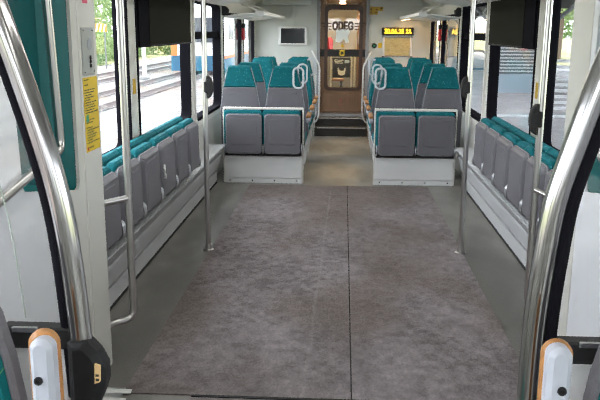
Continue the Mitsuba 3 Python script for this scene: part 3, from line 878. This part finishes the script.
# room behind the door
put('wall_vestibule_far', cat([cbox(-.9, -.86, YB + .06, 15.2, .2, 2.25), cbox(.86, .9, YB + .06, 15.2, .2, 2.25), cbox(-.9, .9, 15.2, 15.24, .2, 2.25)]), mat('far_room', (.42, .41, .39), .5))
tag('wall_vestibule_far', 'pale walls of the room behind the gangway door', kind='structure')
put('floor_vestibule_far', cbox(-.9, .9, YB + .06, 15.24, .2, .29), DARK)
tag('floor_vestibule_far', 'dark floor behind the gangway door', kind='structure')
put('ceiling_vestibule_far', cbox(-.9, .9, YB + .06, 15.24, 2.1, 2.2), BROWN)
tag('ceiling_vestibule_far', 'brown ceiling behind the gangway door', kind='structure')
for i, (x, y) in enumerate(((.0, 13.0), (.0, 14.2))):
    k = new('vestibule_lamp', f'warm ceiling lamp behind the gangway door, {"nearer" if i == 0 else "farther"} one', 'ceiling light', 'lamps behind the door')
    put(k + '__rim', cbox(x - .06, x + .06, y - .12, y + .12, 2.08, 2.1, .006), GREYJ)
    q = trimesh.Trimesh([(x - .045, y - .1, 2.075), (x + .045, y - .1, 2.075), (x + .045, y + .1, 2.075), (x - .045, y + .1, 2.075)], [(0, 2, 1), (0, 3, 2)], process=False)
    scene[k + '__diffuser'] = mikit.ply(q, CREAM)
    scene[k + '__diffuser']['emitter'] = {'type': 'area', 'radiance': {'type': 'rgb', 'value': [8.0, 5.4, 2.4]}}
k = new('poster', 'black poster with a pale emblem and lines of text behind the door glass', 'poster')
y = 13.3
put(k + '__sheet', cbox(-.155, .155, y, y + .02, .80, 1.13), BLACK)
for i, (x0, x1) in enumerate(((-.125, .03), (-.12, .0), (-.115, .02))):
    put(k + '__text_line', cbox(x0, x1, y - .003, y, 1.088 - i * .024, 1.10 - i * .024), STICKER)
put(k + '__blue_mark', cbox(.05, .13, y - .003, y, 1.045, 1.095), SHELTER)
put(k + '__emblem', prism(Polygon([(-.07, .96), (-.055, .97), (-.035, .915), (.035, .915), (.055, .97), (.07, .96), (.055, .85), (.0, .83), (-.055, .85)]), y - .003, y, 'y'), STICKER)
put(k + '__stand', cbox(-.02, .02, y + .005, y + .03, .29, .80), DARK)
k = new('wood_ledge', 'small orange wooden ledge below the black poster', 'ledge')
put(k, cbox(-.16, .05, 13.20, 13.292, .745, .785, .006), WOOD)
k = new('fire_extinguisher', 'red fire extinguisher seen through the gangway door', 'fire extinguisher')
put(k + '__bottle', moved(lathe([(0, 0), (.05, 0), (.055, .02), (.055, .24), (.03, .29), (.012, .30), (0, .30)], 18), (-.21, 13.4, 1.18)), RED, 40)
put(k + '__bracket', cbox(-.27, -.25, 13.37, 13.43, 1.1, 1.45), DARK)
put(k + '__post', cbox(-.29, -.27, 13.38, 13.42, .29, 2.2), GREYJ)
for i, x in enumerate((-.30, .31)):
    k = put('wood_pillar', cbox(x - .03, x + .03, 14.6, 14.68, .29, 2.1, .01), BROWN)
    tag(k, f'brown wooden pillar in the room behind the door, on the {"left" if i == 0 else "right"}', 'pillar')
k = put('grey_cabinet', cbox(-.6, .6, 14.75, 15.15, .29, 1.18, .02), GREYJ)
tag(k, 'grey cabinet at the back of the room behind the door', 'cabinet')
for i, (x, y) in enumerate(((-.19, 13.7), (.17, 13.6), (.235, 14.0))):
    k = put('white_pole', rod((x, y, .29), (x, y, 1.22 if i else 1.15), .018, 10), SILVER, 40)
    tag(k, 'white upright pole behind the gangway door, ' + ['left of the black poster', 'right of the black poster', 'beside the right edge of the pane'][i], 'pole')

# steps up to the door
for i, (y0, z1) in enumerate(((11.66, .128), (11.92, .25))):
    k = new('entry_step', ['lower', 'upper'][i] + ' dark step with a pale nosing below the gangway door', 'step')
    put(k + '__tread', cbox(-.40, .41, y0, 11.918 if i == 0 else YB, 0, z1, .004), STEPM)
    put(k + '__nosing', cbox(-.36, .38, y0 - .006, y0 + .035, z1 - .012, z1 + .004, .003), GREYJ if i == 0 else ALU)
k = put('door_sill', cbox(-.345, .375, 12.12, YB + .05, .25, .30, .005), ALU)
tag(k, 'grey metal sill under the gangway door', 'sill')
for s in (-1, 1):
    k = new('step_handrail', f'thin bent white handrail {SIDE[s]} of the steps', 'handrail')
    x = -.335 if s < 0 else .335
    x2 = x + s * .14
    put(k, tube(fillet([(x2, 12.28, 1.27), (x + s * .10, 11.95, 1.24), (x, 11.9, 1.05), (x, 11.9, .30), (x + s * .04, 11.9, .2), (x + s * .12, 11.9, .17)], .06), .013, 10), SILVER, 40)

# emergency hammers
for s, yy in ((-1, 10.70), (1, 10.9)):
    k = new('emergency_hammer', f'red emergency hammer on the {SIDE[s]} pillar by the last window', 'hammer')
    put(k + '__holder', cbox(min(s * 1.345, s * 1.38), max(s * 1.345, s * 1.38), yy - .04, yy + .06, 1.46, 1.62, .006), RED)
    put(k + '__head', cbox(min(s * 1.34, s * 1.38), max(s * 1.34, s * 1.38), yy - .05, yy + .06, 1.62, 1.68, .006), DARK)

# ---------------------------------------------------------------- outside: left
def grid_plane(x0, x1, y0, y1, z, nx=2, ny=2):
    gx, gy = np.meshgrid(np.linspace(x0, x1, nx), np.linspace(y0, y1, ny))
    idx = np.arange(nx * ny).reshape(ny, nx)
    q = np.stack([idx[:-1, :-1], idx[:-1, 1:], idx[1:, 1:], idx[1:, :-1]], -1).reshape(-1, 4)
    return trimesh.Trimesh(np.stack([gx, gy, np.full(gx.shape, z)], -1).reshape(-1, 3), np.vstack([q[:, [0, 1, 2]], q[:, [0, 2, 3]]]), process=False)


put('ground_ballast', grid_plane(-16, -1.0, -60, 200, -.80), GRAVEL)
tag('ground_ballast', 'pale gravel ballast of the railway tracks left of the carriage', kind='structure')
put('ground_grass', grid_plane(-90, -16, -60, 220, -.78), GRASS)
tag('ground_grass', 'yellow-green grassy ground beyond the tracks', kind='structure')
railp = Polygon([(-.07, 0), (.07, 0), (.07, .015), (.012, .03), (.012, .10), (.035, .115), (.035, .15), (-.035, .15), (-.035, .115), (-.012, .10), (-.012, .03), (-.07, .015)])
from shapely import affinity
for i, (x, lab) in enumerate(((-7.1, 'nearer rail of the first track'), (-8.55, 'farther rail of the first track'), (-10.7, 'nearer rail of the second track'), (-12.15, 'farther rail of the second track'))):
    k = put('track_rail', prism(affinity.translate(railp, x, -.74), -20, 160, 'y'), RAILM)
    tag(k, 'long steel rail outside the left windows, ' + lab, 'rail', 'rails outside the left windows')
k = new('parked_train', 'parked white and blue railcar with orange stripes outside the left windows', 'train')
x, w, y0, y1 = -7.83, 1.35, 40.6, 66
a, b = x - w, x + w
body = Polygon([(a, -.57), (b, -.57), (b, 2.5), (b - .25, 3.1), (x, 3.3), (a + .25, 3.1), (a, 2.5)])
put(k + '__body', prism(body, y0 + .6, y1, 'y'), T_WHITE)
put(k + '__nose', hull([(u, y0 + .6, v) for u, v in list(body.exterior.coords)[:-1]] + [(x + q * 1.25, y0 + .05, z) for q in (-1, 1) for z in (-.56, .5)] + [(x + q * 1.15, y0 + .35, 2.5) for q in (-1, 1)]), T_WHITE)
put(k + '__blue_skirt', hull([(x + q * 1.28, y0 + .02, z) for q in (-1, 1) for z in (-.575, .22)] + [(x + q * 1.36, y0 + .62, z) for q in (-1, 1) for z in (-.575, .22)]), T_BLUE)
for q in (-1, 1):
    put(k + '__orange_pillar', hull([(x + q * 1.29, y0 - .0, .22), (x + q * .95, y0 - .0, .22), (x + q * 1.365, y0 + .62, .22), (x + q * 1.25, y0 + .28, 2.4), (x + q * 1.02, y0 + .28, 2.4), (x + q * 1.365, y0 + .66, 2.4)]), T_ORANGE)
put(k + '__windscreen', hull([(x + q * .93, y0 + u, z) for q in (-1, 1) for u, z in ((.0, .95), (.1, .95), (.26, 2.2), (.36, 2.2))]), T_GLASS)
put(k + '__blue_band', cbox(b, b + .012, y0 + .6, y1, -.57, .0), T_BLUE)
put(k + '__orange_band', cbox(b, b + .014, y0 + .6, y1, .0, .16), T_ORANGE)
for i in range(7):
    yy = y0 + 3.2 + i * 2.9
    put(k + '__window', cbox(b, b + .02, yy, yy + 1.7, 1.05, 1.95), T_GLASS)
for yy in (y0 + 3, y0 + 5.2, y1 - 5, y1 - 2.8):
    for sx in (-1, 1):
        put(k + '__wheel', moved(lathe([(0, -.06), (.30, -.06), (.30, .06), (0, .06)], 20), (x + sx * .72, yy, -.29), ry=math.pi / 2), RAILM)

k = new('trackside_post', 'pale upright post standing between the tracks', 'post')
put(k + '__shaft', rod((-9.5, 36.5, -.8), (-9.5, 36.5, 4.5), .10, 10), STRIPE, 40)
put(k + '__base', cbox(-9.7, -9.3, 36.3, 36.7, -.8, -.65, .02), CONC)
k = new('striped_barrier', 'orange and white striped barrier board beyond the tracks on the left', 'barrier')
bx, by, bz = -15.0, 46.5, 1.40
put(k + '__board', cbox(bx - .55, bx + .65, by, by + .06, bz, bz + .48, .01), ORANGE)
for i in range(5):
    x = bx - .5 + i * .23
    put(k + '__stripe', prism(Polygon([(x, bz + .02), (x + .1, bz + .02), (x + .2, bz + .46), (x + .1, bz + .46)]), by - .012, by, 'y'), STRIPE)
for x in (bx - .4, bx + .5):
    put(k + '__post', cbox(x - .03, x + .03, by + .06, by + .12, -.8, bz + .48), COLUMN)


def leaf_cloud(centers, radii, n, size, rs):
    c = centers[rs.integers(0, len(centers), n)]
    rr = radii[rs.integers(0, len(radii), n)][:, None]
    d = rs.normal(size=(n, 3))
    d /= np.linalg.norm(d, axis=1, keepdims=True)
    p = c + d * rr * rs.uniform(.55, 1.0, (n, 1))
    u = rs.normal(size=(n, 3))
    u /= np.linalg.norm(u, axis=1, keepdims=True)
    w = np.cross(u, rs.normal(size=(n, 3)))
    w /= np.linalg.norm(w, axis=1, keepdims=True)
    s = size * rs.uniform(.6, 1.3, (n, 1))
    V = np.stack([p - u * s, p + w * s * .55, p + u * s, p - w * s * .55], 1).reshape(-1, 3)
    i = np.arange(n)[:, None] * 4
    return trimesh.Trimesh(V, np.vstack([i + [0, 1, 2], i + [0, 2, 3]]), process=False)


def tree(x, y, z, h, r, leafm, lab, group, seed, n=3500, size=.22):
    rs = np.random.default_rng(seed)
    k = new('tree', lab, 'tree', group)
    m = 16
    th, zz = rs.uniform(0, 2 * math.pi, m), rs.uniform(.25, .95, m)
    rad = r * np.sqrt(np.clip(1 - ((zz - .55) / .5) ** 2, .1, 1)) * rs.uniform(.3, .9, m)
    cen = np.c_[x + rad * np.cos(th), y + rad * np.sin(th), z + zz * h]
    put(k + '__crown', leaf_cloud(cen, rs.uniform(.3, .5, 8) * r, n, size, rs), leafm)
    parts = [tube(np.array([(x, y, z), (x + .05, y, z + h * .3), (x, y + .1, z + h * .7)]), .02 * h, 8)]
    for c in cen[:6]:
        parts.append(tube(np.array([(x, y, z + h * .3), (c + np.array([x, y, z + h * .3])) / 2, c]), .007 * h, 6))
    put(k + '__trunk', cat(parts), BARK)


NTH = ['first', 'second', 'third', 'fourth', 'fifth', 'sixth', 'seventh', 'eighth', 'ninth']
LEAF = ['mat_leaf_pale', 'mat_leaf', 'mat_leaf_pale']
for i in range(8):
    y = 40 + i * 9.5 + rng.uniform(-1.5, 1.5)
    x = -18.5 - rng.uniform(0, 5) - (i % 2) * 3
    h = rng.uniform(8, 12)
    tree(x, y, -.8, h, rng.uniform(2.8, 3.8), LEAF[i % 3], f'pale green leafy tree beyond the tracks, {NTH[i]} from the left in the row of trees', 'trees beyond the tracks', 100 + i)
for i in range(6):
    y = 36 + i * 7.5 + rng.uniform(-1, 1)
    rs = np.random.default_rng(300 + i)
    k = new('bush', f'pale green bush at the edge of the tracks, {NTH[i]} from the left among the bushes', 'bush', 'bushes beyond the tracks')
    cen = np.c_[rs.normal(-17.5, 1.0, 8), rs.normal(y, 1.0, 8), rs.uniform(-.5, 1.3, 8)]
    put(k, leaf_cloud(cen, np.array([.6, .9, 1.1]), 1600, .16, rs), LEAF[(i + 1) % 3])

# ---------------------------------------------------------------- outside: right, the station platform
put('platform', cbox(1.75, 11, -15, 66, -.9, -.06), PAVE)
tag('platform', 'grey paved station platform outside the right windows', kind='structure')
put('ground_right', grid_plane(11, 120, -60, 220, -.3), GRASS)
tag('ground_right', 'grassy ground beyond the platform', kind='structure')
k = put('platform_line', cbox(1.8, 11, 15.2, 15.6, -.06, -.05), STRIPE)
tag(k, 'white line across the platform outside the right windows', 'line')
k = new('platform_canopy', 'dark station canopy roof over the platform', 'canopy')
put(k + '__roof', cbox(1.95, 9.5, -14, 60, 2.66, 2.9), CANOPY)
for y in range(-12, 60, 4):
    put(k + '__beam', cbox(2.3, 9.5, y, y + .18, 2.5, 2.66), CANOPY)
for i, y in enumerate((-4.0, 4.0, 13.0, 20.0, 27.0, 34.0)):
    k = new('canopy_column', f'grey steel column carrying the platform canopy, {i + 1} from the near end', 'column', 'canopy columns')
    labels[k]['label'] = f'grey steel column with slanting struts under the platform canopy, {NTH[i]} from the near end'
    put(k + '__shaft', cbox(5.2 - .11, 5.2 + .11, y - .11, y + .11, -.06, 2.52, .02), COLUMN)
    for sx in (-1, 1):
        put(k + '__strut', rod((5.2, y, 1.7), (5.2 + sx * 1.0, y, 2.6), .05, 8), COLUMN)
    put(k + '__foot', cbox(5.2 - .2, 5.2 + .2, y - .2, y + .2, -.06, .0, .01), COLUMN)


def screen(x0, x1, y, lab):
    k = new('windbreak_screen', lab, 'screen')
    for x in (x0, x1):
        put(k + '__post', cbox(x - .04, x + .04, y - .04, y + .04, -.06, 2.1, .008), COLUMN)
    put(k + '__lower_panel', cbox(x0 + .04, x1 - .04, y - .015, y + .015, .02, .50), SHELTER)
    put(k + '__tinted_panel', cbox(x0 + .04, x1 - .04, y - .004, y + .004, .53, 1.3), TINT)
    for i in range(18):
        z = .56 + i * .085
        put(k + '__stripe', cbox(x0 + .04, x1 - .04, y - .012, y + .012, z, z + .035), STRIPE)
    for z in (.51, 2.09):
        put(k + '__rail', cbox(x0, x1, y - .025, y + .025, z, z + .03), COLUMN)


screen(3.9, 5.0, 20.3, 'pale blue striped glass windbreak on the platform, left of its column')
screen(6.2, 8.2, 20.3, 'pale blue striped glass windbreak on the platform, right of its column')
k = new('slat_fence', 'grey railing of many horizontal slats on the platform seen through the nearest right window', 'fence')
for x in (4.15, 6.2, 8.2):
    put(k + '__post', cbox(x - .04, x + .04, 15.96, 16.04, -.06, 1.15), COLUMN)
for i in range(9):
    z = .02 + i * .12
    put(k + '__slat', cbox(4.15, 8.2, 15.94, 15.97, z, z + .065, .004), STRIPE)
k = new('tubular_stand', 'blue-grey arched tubular stand on the platform seen through the transom window', 'stand')
for i in range(1):
    x = 4.05 + i * .45
    put(k + '__hoop', tube(fillet([(x, 26.2, -.06), (x + .15, 26.2, .95), (x + .75, 26.2, .95), (x + .9, 26.2, -.06)], .25), .04, 8), TUBEBLUE, 40)
put(k + '__bar', rod((4.1, 26.2, .35), (4.9, 26.2, .35), .03, 8), TUBEBLUE, 40)
for i in range(6):
    y = 20 + i * 9 + rng.uniform(-2, 2)
    tree(14.5 + rng.uniform(0, 4), y, -.3, rng.uniform(6.5, 10), rng.uniform(2.4, 3.4), ['mat_leaf', 'mat_leaf_pale', 'mat_leaf'][i % 3], f'bright green leafy tree behind the platform, {NTH[i]} from the right among them', 'trees behind the platform', 200 + i)

k = new('platform_kiosk', 'beige and blue-grey kiosk far along the platform, seen through the window beside the seats', 'kiosk')
put(k + '__upper_wall', cbox(6.3, 7.75, 50, 51.6, .0, 2.45, .02), mat('kiosk_beige', (.50, .48, .38), .6))
put(k + '__lower_wall', cbox(6.27, 7.78, 49.97, 51.63, -.06, .0, .01), SLAT)
put(k + '__door', cbox(6.5, 7.1, 49.95, 50.0, -.05, 1.9, .01), TINT)
put(k + '__roof', cbox(6.2, 7.85, 49.8, 51.8, 2.45, 2.55, .02), CANOPY)
